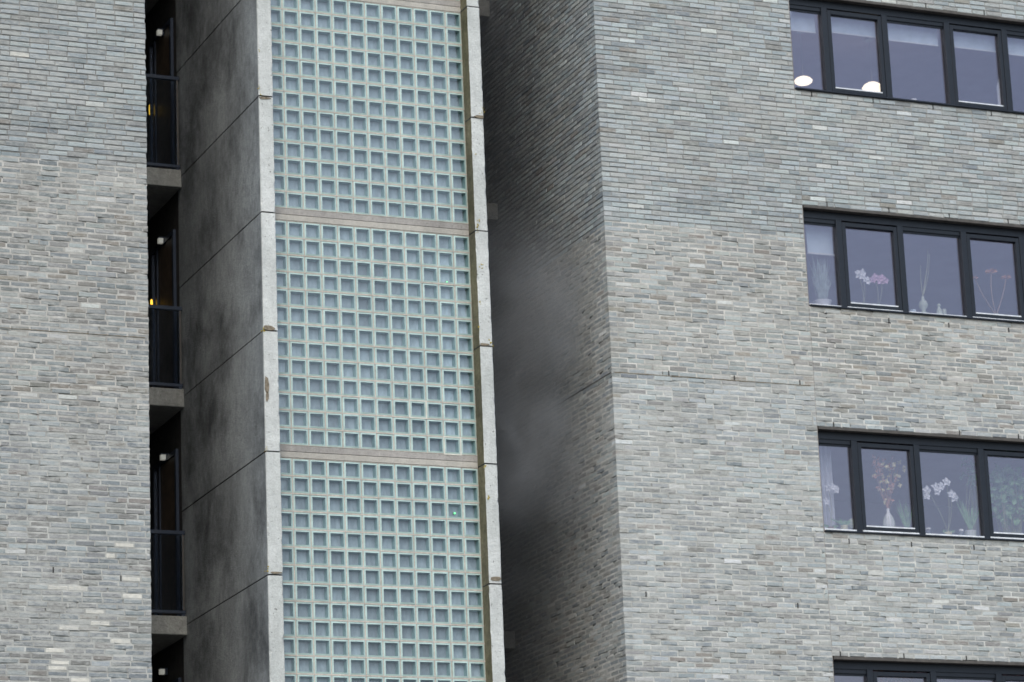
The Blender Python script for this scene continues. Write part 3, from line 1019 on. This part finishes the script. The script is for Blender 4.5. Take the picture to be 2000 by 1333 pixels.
# ------------------------------------------------------------------ access galleries behind the gaps
gb = thing('gallery_building', (12.6, 37.6, GROUND), "dark gallery wing behind the stair tower with pale concrete slab edges", 'building')
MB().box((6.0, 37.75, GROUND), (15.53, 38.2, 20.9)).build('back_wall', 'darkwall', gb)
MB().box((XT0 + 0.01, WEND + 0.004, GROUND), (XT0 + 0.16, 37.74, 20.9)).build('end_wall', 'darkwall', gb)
SL = [12.708 + 2.8 * 1, 12.708, 9.908, 7.115, 4.31]
for n_, z in enumerate(SL):
    s = MB().cbox((XL - 0.3, SLY, z - 0.225), (XT0 - 0.004, 37.74, z), 0.008).build('gallery_slab', 'slab', gb)
    MB().cbox((XT3 + 0.004, SLY + 0.18, z - 0.225), (XC - 0.006, 37.74, z), 0.008).build('gallery_slab', 'slab', gb)
    # door set in the end wall: frame, leaf and a narrow glazed side light
    zt = z + 2.12
    for yy in (36.42, 37.12, 37.34):
        MB().box((XT0 - 0.03, yy, z + 0.002), (XT0 + 0.008, yy + 0.06, zt)).build('door_frame', 'steel', gb)
    MB().box((XT0 - 0.012, 36.482, z + 0.01), (XT0 + 0.006, 37.118, zt - 0.06)).build('door', 'door', gb)
    MB().box((XT0 - 0.010, 37.182, z + 0.01), (XT0 - 0.004, 37.338, zt - 0.06)).build('side_light', 'railglass', gb)
    MB().box((XT0 - 0.03, 36.482, zt - 0.058), (XT0 + 0.006, 37.338, zt - 0.002)).build('door_head', 'steel', gb)

rail_z = {0: 1.05, 1: 1.235, 2: 1.05, 3: 1.045}
rl = {0: 'uppermost', 1: 'top visible', 2: 'middle', 3: 'lower'}
for n_ in (1, 2, 3):
    z = SL[n_]
    lab = {1: "dark glazed gallery railing in the upper left gap beside an amber light", 2: "dark glazed gallery railing halfway down the narrow left gap",
           3: "dark glazed gallery railing low in the narrow left gap"}[n_]
    t = thing('railing', (XL + 0.6, SLY + 0.04, z), lab, 'railing', 'gallery railings')
    zt = z + rail_z[n_]
    yy = SLY + 0.03
    MB().cbox((XL - 0.2, yy, zt - 0.05), (XT0 - 0.006, yy + 0.05, zt), 0.006).build('top_rail', 'steel', t)
    MB().cbox((XL - 0.2, yy, z + 0.035), (XT0 - 0.006, yy + 0.04, z + 0.075), 0.005).build('bottom_rail', 'steel', t)
    MB().box((XT0 - 0.045, yy + 0.004, z + 0.0755), (XT0 - 0.02, yy + 0.036, zt - 0.0505)).build('post', 'lintel', t)
    for bx in np.arange(XT0 - 0.09 - 0.28, XL + 0.2, -0.11):
        MB().box((bx - 0.012, yy + 0.012, z + 0.0755), (bx + 0.012, yy + 0.03, zt - 0.0505)).build('baluster', 'steel', t)
    MB().box((XL - 0.2, yy + 0.001, z + 0.0757), (XT0 - 0.046, yy + 0.009, zt - 0.0507)).build('glass_panel', 'railglass', t)
    MB().box((XL - 0.1, yy, z + 0.001), (XL - 0.05, yy + 0.04, z + 0.0345)).box((XT0 - 0.06, yy + 0.004, z + 0.001), (XT0 - 0.02, yy + 0.036, z + 0.0345)).build('foot', 'steel', t)
for n_, (px, py) in enumerate(((315, 63), (317, 470), (322, 893), (320, 1312))):
    d_ = cF + cR * ((px - 1000.0) / FPX) - cU * ((py - 666.5) / FPX)
    p = d_ * ((XT0 - 0.05) / d_.x)
    t = thing('wall_light', p, ["small square white wall light in the topmost gallery bay", "small square white wall light above the middle gallery railing",
                                "small square white wall light above the lower gallery railing", "small square white wall light at the bottom edge of the left gap"][n_], 'wall light', 'gallery wall lights')
    MB().box((p.x - 0.045, p.y - 0.002, p.z - 0.03), (p.x + 0.012, p.y + 0.06, p.z + 0.03)).build('lens', 'ledwhite', t)
    MB().box((p.x - 0.05, p.y - 0.01, p.z + 0.031), (p.x + 0.048, p.y + 0.08, p.z + 0.045)).box((p.x + 0.013, p.y - 0.01, p.z - 0.04), (p.x + 0.048, p.y + 0.08, p.z + 0.0305)).build('bracket', 'steel', t)
for n_, (px, py, hh) in enumerate(((293, 215, 0.075), (296, 593, 0.055))):
    d_ = cF + cR * ((px - 1000.0) / FPX) - cU * ((py - 666.5) / FPX)
    p = d_ * ((XT0 - 0.06) / d_.x)
    t = thing('amber_lamp', p, ["amber lamp glowing beside the left wall above the upper railing", "amber lamp glowing behind the top rail of the middle railing"][n_], 'lamp', 'amber gallery lamps')
    MB().lathe([(0.002, -hh), (0.013, -hh * .8), (0.016, 0), (0.013, hh * .8), (0.002, hh)], p, 10).build('lens', 'amber', t, True)
    MB().box((p.x + 0.015, p.y + 0.0, p.z - hh * .6), (p.x + 0.058, p.y + 0.02, p.z + hh * .6)).build('bracket', 'steel', t)

# ------------------------------------------------------------------ things behind the window panes
IY = D + 0.26      # just behind the glass, over the window boards


def sill_z(j):
    return win[j][0] + 0.0605


def q_(px, py, Y=IY):
    return at(px, py, Y)


def px_size(n, Y=IY):
    return n / 143.0


# roller blinds of the top window
lims = [WX0 + 0.04] + MUL
labs = ["pale roller blind above the left glowing pendant in the top window", "pale roller blind in the first opening light of the top window",
        "pale roller blind in the middle fixed pane of the top window", "pale roller blind in the second opening light of the top window",
        "pale roller blind cut off by the right edge in the top window"]
for i in range(5):
    x0 = lims[i] + 0.05
    x1 = lims[i + 1] - 0.05
    t1 = win[1][1] - 0.17
    t = thing('roller_blind', ((x0 + x1) / 2, IY - 0.02, t1 - 0.2), labs[i], 'blind', 'top row roller blinds')
    zb = t1 - [0.245, 0.21, 0.225, 0.215, 0.225][i]
    MB().box((x0, IY - 0.02, zb), (x1, IY - 0.017, t1)).build('cloth', 'greyblue', t)
    MB().box((x0, IY - 0.027, zb - 0.014), (x1, IY - 0.010, zb - 0.001)).build('bottom_bar', 'white', t)
# pendants
for n_, (px, py, w_, h_) in enumerate(((1569, 158, 33, 16), (1704, 172, 38, 22))):
    Y = D + 1.7
    p = at(px, py, Y)
    r = w_ / 2 / 136.0
    h = h_ / 2 / 146.0
    t = thing('pendant_lamp', p, ["glowing oval pendant lamp at the left end of the top window", "glowing domed pendant lamp half hidden by the sill of the top window"][n_], 'pendant lamp', 'glowing pendant lamps')
    MB().lathe([(0.003, h), (r * .45, h * .9), (r * .8, h * .5), (r, 0), (r * .93, -h * .45), (r * .7, -h * .8), (r * .35, -h), (0.003, -h)], p, 24).build('lamp_shade', 'lampglow', t, True)
    zc = win[1][1] + 0.215
    MB().tube([p + Vector((0, 0, h)), Vector((p.x, p.y, zc - 0.03))], 0.004).build('cord', 'cord', t)
    MB().lathe([(0.05, -0.03), (0.045, 0.0)], (p.x, p.y, zc), 12).build('ceiling_rose', 'cord', t)
p = q_(1784, 190)
t = MB().lathe([(0.028, 0), (0.034, 0.03), (0.038, 0.085), (0.034, 0.085), (0.03, 0.02)], (p.x, p.y, sill_z(1)), 12).build('cup', 'white', None, True)
tag(t, "small white cup on the sill of the top window", 'cup')
p0, p1 = q_(1946, 152, D + 0.5), q_(1956, 198, D + 0.5)
m = MB()  # white sheet added in place of a bright opening deep in the room
for i in range(6):
    a = p0.x + (p1.x - p0.x) * i / 6
    b = p0.x + (p1.x - p0.x) * (i + 1) / 6
    zt = p0.z - 0.12 + 0.13 * (i + .5) / 6
    m.quad([(a, D + 0.5 + 0.01 * (i % 2), sill_z(1) - 0.4), (b, D + 0.5 + 0.01 * ((i + 1) % 2), sill_z(1) - 0.4), (b, D + 0.5 + 0.01 * ((i + 1) % 2), zt), (a, D + 0.5 + 0.01 * (i % 2), zt - 0.02)])
    m.quad([(a, D + 0.515 + 0.01 * (i % 2), sill_z(1) - 0.4), (a, D + 0.515 + 0.01 * (i % 2), zt - 0.02), (b, D + 0.515 + 0.01 * ((i + 1) % 2), zt), (b, D + 0.515 + 0.01 * ((i + 1) % 2), sill_z(1) - 0.4)])
tag(m.build('curtain', 'petal'), "narrow white sheet standing in for a bright opening deep behind the top window", 'curtain')


def wavy_curtain(x0, x1, z0, z1, y, folds, amp):
    m = MB()
    n = folds * 6
    P_ = []
    for i in range(n + 1):
        u = i / n
        P_.append((x0 + (x1 - x0) * u, y + amp * math.sin(u * folds * 2 * math.pi)))
    for i in range(n):
        (a, ya), (b, yb) = P_[i], P_[i + 1]
        m.quad([(a, ya, z0), (b, yb, z0), (b, yb, z1), (a, ya, z1)])
        m.quad([(a, ya + 0.003, z0), (a, ya + 0.003, z1), (b, yb + 0.003, z1), (b, yb + 0.003, z0)])
    return m


def pot(m, c, r, h, mi=0):
    m.lathe([(r * .72, 0), (r * .85, h * .4), (r, h * .93), (r * 1.05, h), (r * .9, h), (r * .88, h * .8)], c, 14, mi)


def flower(m, c, r, mi, petals=5):
    c = Vector(c)
    for k in range(petals):
        an = 2 * math.pi * k / petals + RNG.uniform(0, .5)
        tip = c + Vector((math.cos(an) * r, RNG.uniform(-.3, .3) * r, math.sin(an) * r))
        m.leaf(c, tip, r * .42, r * .15, mi)
    m.lathe([(0.001, -r * .2), (r * .2, 0), (0.001, r * .2)], c + Vector((0, -r * .15, 0)), 6, mi)


def arc(a, b, bow, n=7):
    a, b = Vector(a), Vector(b)
    out = []
    for i in range(n):
        t_ = i / (n - 1)
        p_ = a.lerp(b, t_)
        p_.x += bow * math.sin(math.pi * t_)
        p_.z += abs(bow) * 0.3 * math.sin(math.pi * t_)
        out.append(p_)
    return out


# second row ---------------------------------------------------------
z2 = sill_z(0)
a, b = q_(1578, 436), q_(1629, 436)
tp = win[0][1] - 0.19
m = MB().box((a.x - 0.02, IY + 0.02, tp - 0.33), (b.x - 0.03, IY + 0.024, tp))
t = thing('roller_blind', (a.x + .2, IY + .02, tp - .33), "pale blue blind hanging over the grassy plant in the second row window", 'blind')
m.build('cloth', 'greyblue', t)
MB().box((a.x - 0.02, IY + 0.012, tp - 0.35), (b.x + 0.01, IY + 0.03, tp - 0.331)).build('bottom_bar', 'white', t)
c = q_(1606, 590)
t = thing('potted_plant', (c.x, c.y, z2), "pale bushy grass plant in a white bowl, left end of the second row", 'plant')
m = MB()
pot(m, (c.x, c.y, z2), 0.115, 0.10)
m.build('pot', 'white', t, True)
m = MB()
for k in range(110):
    bx = c.x + RNG.uniform(-.06, .06)
    tip = Vector((c.x + RNG.normal(0, .085), c.y + RNG.normal(0, .05), z2 + RNG.uniform(.28, .72)))
    tip.x = min(max(tip.x, c.x - .18), c.x + .16)
    m.leaf((bx, c.y + RNG.uniform(-.04, .04), z2 + .08), tip, 0.006, 0.0, 0)
m.build('leaves', 'paleleaf', t)


def orchid(base, spray, fm, label, potm='white', pot_r=0.04, pot_h=0.06, leaves=4, r=0.054, lm='leaf', bow=0.03):
    t = thing('orchid', base, label, 'orchid')
    m = MB()
    pot(m, base, pot_r, pot_h)
    m.build('pot', potm, t, True)
    m = MB()
    top = Vector(base) + Vector((0, 0, pot_h * .9))
    prev = top
    for grp in spray:
        m.tube(arc(top, Vector(grp[0]), bow) + [Vector(g_) for g_ in grp[1:]], 0.0035, 5)
    m.build('stem', 'stem', t)
    m = MB()
    for k in range(leaves):
        sx = (-1) ** k * RNG.uniform(.07, .12)
        m.leaf(top, top + Vector((sx, RNG.uniform(-.04, .03), RNG.uniform(.0, .05))), 0.02, -.01)
    m.build('leaves', lm, t)
    for grp in spray:
        for g_ in grp:
            m = MB()
            flower(m, Vector(g_) + Vector((0, -.01, 0)), r * RNG.uniform(.85, 1.15), 0)
            m.build('flower', fm, t)
    return t


c = q_(1685, 585)
orchid((c.x, c.y, z2), [[q_(1676, 536), q_(1682, 540), q_(1690, 547), q_(1694, 549)], [q_(1684, 534)]], 'petal', "white orchid in the second row window next to a pink one")
c = q_(1712, 585)
orchid((c.x, c.y, z2), [[q_(1708, 541), q_(1704, 547), q_(1716, 549)], [q_(1722, 544), q_(1727, 548)]], 'pink', "pink orchid in the second row window right of the white one")
c = q_(1804, 604)
t = thing('vase', (c.x, c.y, z2), "round bellied sage vase holding tall bare twigs, second row", 'vase')
MB().lathe([(0.035, 0), (0.033, .06), (0.025, .10), (0.05, .125), (0.058, .165), (0.045, .205), (0.02, .225), (0.018, .27), (0.014, .27)], (c.x, c.y, z2), 16).build('body', 'sage', t, True)
m = MB()
for (tx, ty, bw) in ((1812, 488, .02), (1798, 520, -.01), (1815, 497, .03), (1809, 530, .0)):
    m.tube(arc((c.x, c.y, z2 + .26), q_(tx, ty), bw), 0.005, 5, 0, 0.003)
m.build('twigs', 'stem', t)
c = q_(1783, 600)
tag(MB().lathe([(.034, 0), (.034, .085), (.028, .085), (.028, .02)], (c.x, c.y, z2), 12).build('candle_holder', 'greyblue', None, True), "pale blue candle holder left of the round bellied vase", 'candle holder')
c = q_(1834, 600)
t = thing('bottle', (c.x, c.y, z2), "small sage green bottle with round stopper right of the vase", 'bottle')
MB().lathe([(.036, 0), (.038, .09), (.03, .12), (.016, .14), (.016, .155)], (c.x, c.y, z2), 12).build('body', 'sage', t, True)
MB().lathe([(.004, .155), (.022, .165), (.024, .18), (.004, .197)], (c.x, c.y, z2), 10).build('stopper', 'sage', t, True)
c = q_(1843, 600)
tag(MB().cbox((c.x, c.y + .02, z2), (c.x + .05, c.y + .08, z2 + .14), .006).build('tin', 'sage'), "square sage green tin behind the small stoppered bottle", 'tin')
c = q_(1945, 610)
t = thing('flower_vase', (c.x, c.y, z2), "low pale vase with two dried orange seed heads, second row", 'vase')
MB().lathe([(.045, 0), (.055, .04), (.05, .09), (.035, .115), (.028, .115)], (c.x, c.y, z2), 14).build('body', 'sage', t, True)
for (hx, hy, rr) in ((1936, 532, .085), (1965, 543, .07), (1904, 544, .05)):
    e = q_(hx, hy)
    MB().tube(arc((c.x, c.y, z2 + .10), e, .02 if hx > 1940 else -.03), .006, 5).build('stem', 'terra', t)
    m = MB()
    for k in range(46):
        v = Vector((RNG.normal(), RNG.normal(), abs(RNG.normal()) * .6)).normalized() * rr
        v.z *= .6
        m.leaf(e, e + v, rr * .16, 0)
    m.build('seed_head', 'orange', t)

# third row ----------------------------------------------------------
z3 = sill_z(-1)
a, b = q_(1603, 880), q_(1640, 990)
t = thing('curtain', (a.x, IY + .1, z3), "gathered grey net curtain at the left end of the third row", 'curtain')
wavy_curtain(WX0 + 0.03, WX0 + 0.36, z3 - 0.1, win[-1][1] + 0.1, IY + 0.12, 5, 0.018).build('drape', 'curtain', t)
c = q_(1622, 1018)
orchid((c.x, c.y, z3), [[q_(1617, 953), q_(1625, 952), q_(1632, 957)], [q_(1613, 980)]], 'petal', "white orchid in a terracotta pot before the net curtain", 'terra', .04, .065)
c = q_(1646, 1018)
t = thing('potted_plant', (c.x, c.y, z3), "small succulent in a cream yellow pot, left end of the third row", 'plant')
m = MB()
pot(m, (c.x, c.y - .03, z3), .05, .085)
m.build('pot', 'cream', t, True)
m = MB()
for k in range(22):
    v = Vector((RNG.normal() * .07, RNG.normal() * .04, RNG.uniform(.03, .11)))
    m.leaf((c.x, c.y - .03, z3 + .08), Vector((c.x, c.y - .03, z3 + .08)) + v, .012, 0)
m.build('leaves', 'leaf', t)
c = q_(1663, 1015)
t = thing('potted_cactus', (c.x, c.y, z3), "pale round cactus beside the mullion, third row", 'plant')
MB().lathe([(.03, 0), (.04, .05), (.033, .05)], (c.x, c.y, z3), 12).build('pot', 'jar', t, True)
MB().lathe([(.02, .05), (.05, .09), (.055, .13), (.035, .17), (.004, .185)], (c.x, c.y, z3), 10).build('body', 'sage', t)
c = q_(1736, 1018)
t = thing('flower_vase', (c.x, c.y, z3), "white ribbed bottle vase holding a rust and yellow dried bouquet", 'vase')
MB().lathe([(.06, 0), (.07, .08), (.07, .16), (.05, .23), (.022, .28), (.02, .33), (.015, .33)], (c.x, c.y, z3), 16).build('body', 'white', t, True)
for k in range(12):
    an = 2 * math.pi * k / 12
    ca, sa = math.cos(an), math.sin(an)
    MB().tube([(c.x + ca * r_, c.y + sa * r_, z3 + h_) for r_, h_ in ((.0605, .004), (.0708, .08), (.0708, .16), (.051, .23))], .0035, 4).build('rib', 'sage', t)
m = MB()
heads = []
for k in range(54):
    hx, hy = 1735 + RNG.normal(0, 15), 935 + RNG.normal(0, 20)
    if k < 8:
        hx, hy = 1714 + RNG.normal(0, 6), 908 + RNG.normal(0, 8)
    e = q_(hx, max(hy, 893), IY + RNG.normal(0, .05))
    heads.append(e)
    if k % 3 == 0:
        m.tube(arc((c.x, c.y, z3 + .32), e, RNG.normal(0, .02), 5), .0025, 4)
m.build('stem', 'rustred', t)
for mm, sl in (('rustred', slice(0, 28)), ('yellow', slice(28, 54))):
    m = MB()
    for e in heads[sl]:
        for k in range(7):
            v = Vector((RNG.normal(), RNG.normal(), RNG.normal())).normalized() * RNG.uniform(.02, .042)
            m.leaf(e, e + v, .013, 0)
    o = m.build('blossom', mm, t)
    o['kind'] = 'stuff'
c = q_(1705, 1012)
tag(MB().lathe([(.05, 0), (.065, .03), (.068, .055), (.06, .055), (.045, .015)], (c.x, c.y + .05, z3), 14).build('bowl', 'curtain', None, True), "low grey bowl left of the white ribbed vase", 'bowl')


def aloe(base, pr, ph, h, label, n=13, spread=.12):
    t = thing('potted_aloe', base, label, 'plant')
    m = MB()
    pot(m, base, pr, ph)
    o = m.build('pot', 'white', t, True)
    for k in range(14):
        an = 2 * math.pi * k / 14
        MB().tube([(base[0] + math.cos(an) * pr * f_, base[1] + math.sin(an) * pr * f_, base[2] + ph * g_) for f_, g_ in ((.76, .04), (.89, .4), (1.02, .9))], .0045, 4).build('stripe', 'sage', o)
    for k in range(n):
        m = MB()
        tip = Vector((base[0] + RNG.uniform(-spread, spread), base[1] + RNG.uniform(-.06, .05), base[2] + ph + h * RNG.uniform(.55, 1.0)))
        m.leaf((base[0] + RNG.uniform(-.02, .02), base[1], base[2] + ph * .9), tip, .012, 0)
        m.build('leaf', 'leaf', t)


c = q_(1770, 1020)
aloe((c.x, c.y, z3), .055, .06, .42, "tall aloe in a striped pot right of the dried bouquet")
c = q_(1895, 1035)
aloe((c.x, c.y, z3), .07, .105, .45, "wide aloe in a big striped pot right of the white orchid", 15, .2)
c = q_(1851, 1035)
orchid((c.x, c.y, z3), [[q_(1848, 942), q_(1838, 950), q_(1830, 960), q_(1826, 952)], [q_(1857, 966), q_(1863, 972)], [q_(1810, 958), q_(1809, 970)]], 'petal',
       "big arching white orchid in a cream pot, third row", 'cream', .048, .075, 4, .062)
for n_, (px, lab) in enumerate(((1811, "dark glass jar with white lid at the left foot of the big orchid"), (1875, "dark glass jar with white lid between the big orchid and the wide aloe"))):
    c = q_(px, 1030)
    t = thing('jar', (c.x, c.y, z3), lab, 'jar', 'dark lidded jars')
    MB().lathe([(.034, 0), (.038, .02), (.038, .075), (.03, .09)], (c.x, c.y - .02, z3), 12).build('body', 'jar', t, True)
    MB().lathe([(.032, .0905), (.033, .11), (.028, .112)], (c.x, c.y - .02, z3), 12).build('lid', 'white', t, True)


def leafy(base, pr, ph, boxc, boxr, n, label, lm='leaf', lw=.03, name='houseplant', potm='curtain'):
    t = thing(name, base, label, 'plant')
    m = MB()
    pot(m, base, pr, ph)
    m.build('pot', potm, t, True)
    m = MB()
    tips = []
    for k in range(n):
        v = Vector((RNG.normal(), RNG.normal(), RNG.normal())).normalized() * RNG.uniform(.25, 1) ** .5
        tips.append(Vector(boxc) + Vector((v.x * boxr[0], v.y * boxr[1], v.z * boxr[2])))
    for k in range(0, n, 6):
        m.tube(arc((base[0], base[1], base[2] + ph * .8), tips[k], RNG.normal(0, .04), 5), .005, 4)
    m.build('stem', 'stem', t)
    m = MB()
    for e in tips:
        v = Vector((RNG.normal(), RNG.normal() * .5, RNG.normal() * .7 - .3)).normalized() * RNG.uniform(lw * 1.6, lw * 3)
        m.leaf(e, e + v, lw * RNG.uniform(.6, 1.1), 0, 0, (RNG.normal() * .5, 1, RNG.normal() * .5))
    o = m.build('leaves', lm, t)
    o['kind'] = 'stuff'
    return t


c = q_(1900, 1000, IY + .35)
leafy((c.x - .05, c.y, z3 - .35), .09, .17, q_(1893, 925, IY + .35), (.13, .1, .22), 46, "slim leafy plant rising behind the wide aloe")
c = q_(1975, 1000, IY + .25)
leafy((c.x, c.y, z3 - .45), .13, .22, q_(1972, 965, IY + .25), (.36, .18, .42), 240, "large bushy green plant filling the right pane of the third row", 'leaf', .046)

# lowest row (only its top edge is in the photograph)
c = q_(1755, 1340, IY + .1)  # plant added inside in place of a dark tree's reflection
leafy((c.x, c.y, sill_z(-2)), .1, .16, q_(1752, 1345, IY + .1), (.34, .1, .30), 300, "dark mottled dried plant standing in for a tree reflection in the lowest row", 'rustred', .03)
c = q_(1845, 1340, IY + .1)
leafy((c.x, c.y, sill_z(-2)), .08, .14, q_(1848, 1350, IY + .1), (.22, .1, .24), 60, "fine leaved plant behind the middle pane of the lowest row", 'paleleaf', .014)

# ------------------------------------------------------------------ smoke in the right gap
sm = MB().box((XT3 + 0.03, D + 0.12, 4.5), (XC - 0.03, SLY + 0.1, 15.6)).build('smoke', 'ground')
sm['kind'] = 'stuff'
sm['label'] = "grey smoke drifting out of the gap beside the stair tower"
mm = bpy.data.materials.new('drifting_smoke')
mm.use_nodes = True
nt = mm.node_tree
nt.nodes.clear()
out = nt.nodes.new("ShaderNodeOutputMaterial")
pv = nt.nodes.new("ShaderNodeVolumePrincipled")
pv.inputs['Color'].default_value = (0.60, 0.61, 0.62, 1)
pv.inputs['Anisotropy'].default_value = 0.0
n1 = noise(nt, wpos(nt, (1, 1, 0.7), (0, 0.5, 0)), 1.5, 4.0, 0.5, 0.8)
dens = ramp(nt, n1, [(0.38, 0.15), (0.64, 1.0)])
# thickest between about 8 and 11.5 m over the camera
gg = nt.nodes.new("ShaderNodeNewGeometry")
# three rolling puffs in the thin darkening haze
nw = node(nt, "ShaderNodeTexNoise")
nw.inputs['Scale'].default_value = 1.1
nw.inputs['Detail'].default_value = 4.0
nt.links.new(gg.outputs['Position'], nw.inputs['Vector'])
off = node(nt, "ShaderNodeVectorMath", operation='MULTIPLY_ADD')
nt.links.new(nw.outputs['Color'], off.inputs[0])
off.inputs[1].default_value = (1.9, 1.9, 1.9)
off.inputs[2].default_value = (-0.95, -0.95, -0.95)
warp = node(nt, "ShaderNodeVectorMath", operation='ADD')
nt.links.new(gg.outputs['Position'], warp.inputs[0])
nt.links.new(off.outputs[0], warp.inputs[1])
total = None
for (px, py, Y, rr, amp) in ((1050, 640, 34.3, 1.35, 0.95), (1065, 890, 34.1, 1.3, 0.85), (1000, 740, 35.0, 1.5, 0.7), (1020, 860, 35.0, 1.4, 0.55), (1010, 540, 35.2, 1.2, 0.3), (1040, 1020, 34.6, 1.4, 0.35)):
    c_ = at(px, py, Y)
    sub = node(nt, "ShaderNodeVectorMath", operation='DISTANCE')
    nt.links.new(warp.outputs[0], sub.inputs[0])
    sub.inputs[1].default_value = c_
    mr2 = nt.nodes.new("ShaderNodeMapRange")
    mr2.interpolation_type = 'SMOOTHSTEP'
    mr2.inputs['From Min'].default_value = 0.1
    mr2.inputs['From Max'].default_value = rr * 1.25
    mr2.inputs['To Min'].default_value = amp
    mr2.inputs['To Max'].default_value = 0.0
    nt.links.new(sub.outputs['Value'], mr2.inputs['Value'])
    if total is None:
        total = mr2.outputs[0]
    else:
        ad = node(nt, "ShaderNodeMath", operation='MAXIMUM')
        nt.links.new(total, ad.inputs[0])
        nt.links.new(mr2.outputs[0], ad.inputs[1])
        total = ad.outputs[0]
pm = node(nt, "ShaderNodeMath", operation='MULTIPLY_ADD')
nt.links.new(total, pm.inputs[0])
pm.inputs[1].default_value = 1.35
# dark haze added to the smoke deepens the shade towards the back of the gap
sp = nt.nodes.new("ShaderNodeSeparateXYZ")
nt.links.new(gg.outputs['Position'], sp.inputs[0])
hz = nt.nodes.new("ShaderNodeMapRange")
hz.inputs['From Min'].default_value = D + 0.6
hz.inputs['From Max'].default_value = D + 3.0
hz.inputs['To Min'].default_value = 0.02
hz.inputs['To Max'].default_value = 0.75
nt.links.new(sp.outputs['Y'], hz.inputs['Value'])
nt.links.new(hz.outputs[0], pm.inputs[2])
ma = nt.nodes.new("ShaderNodeMath")
ma.operation = 'MULTIPLY'
nt.links.new(dens, ma.inputs[0])
nt.links.new(pm.outputs[0], ma.inputs[1])
nt.links.new(mix(nt, total, (0.15, 0.157, 0.17), (0.61, 0.635, 0.66)), pv.inputs['Color'])
mb_ = nt.nodes.new("ShaderNodeMath")
mb_.operation = 'MULTIPLY'
mb_.inputs[1].default_value = 1.1
nt.links.new(ma.outputs[0], mb_.inputs[0])
nt.links.new(mb_.outputs[0], pv.inputs['Density'])
nt.links.new(pv.outputs[0], out.inputs['Volume'])
sm.data.materials.clear()
sm.data.materials.append(mm)
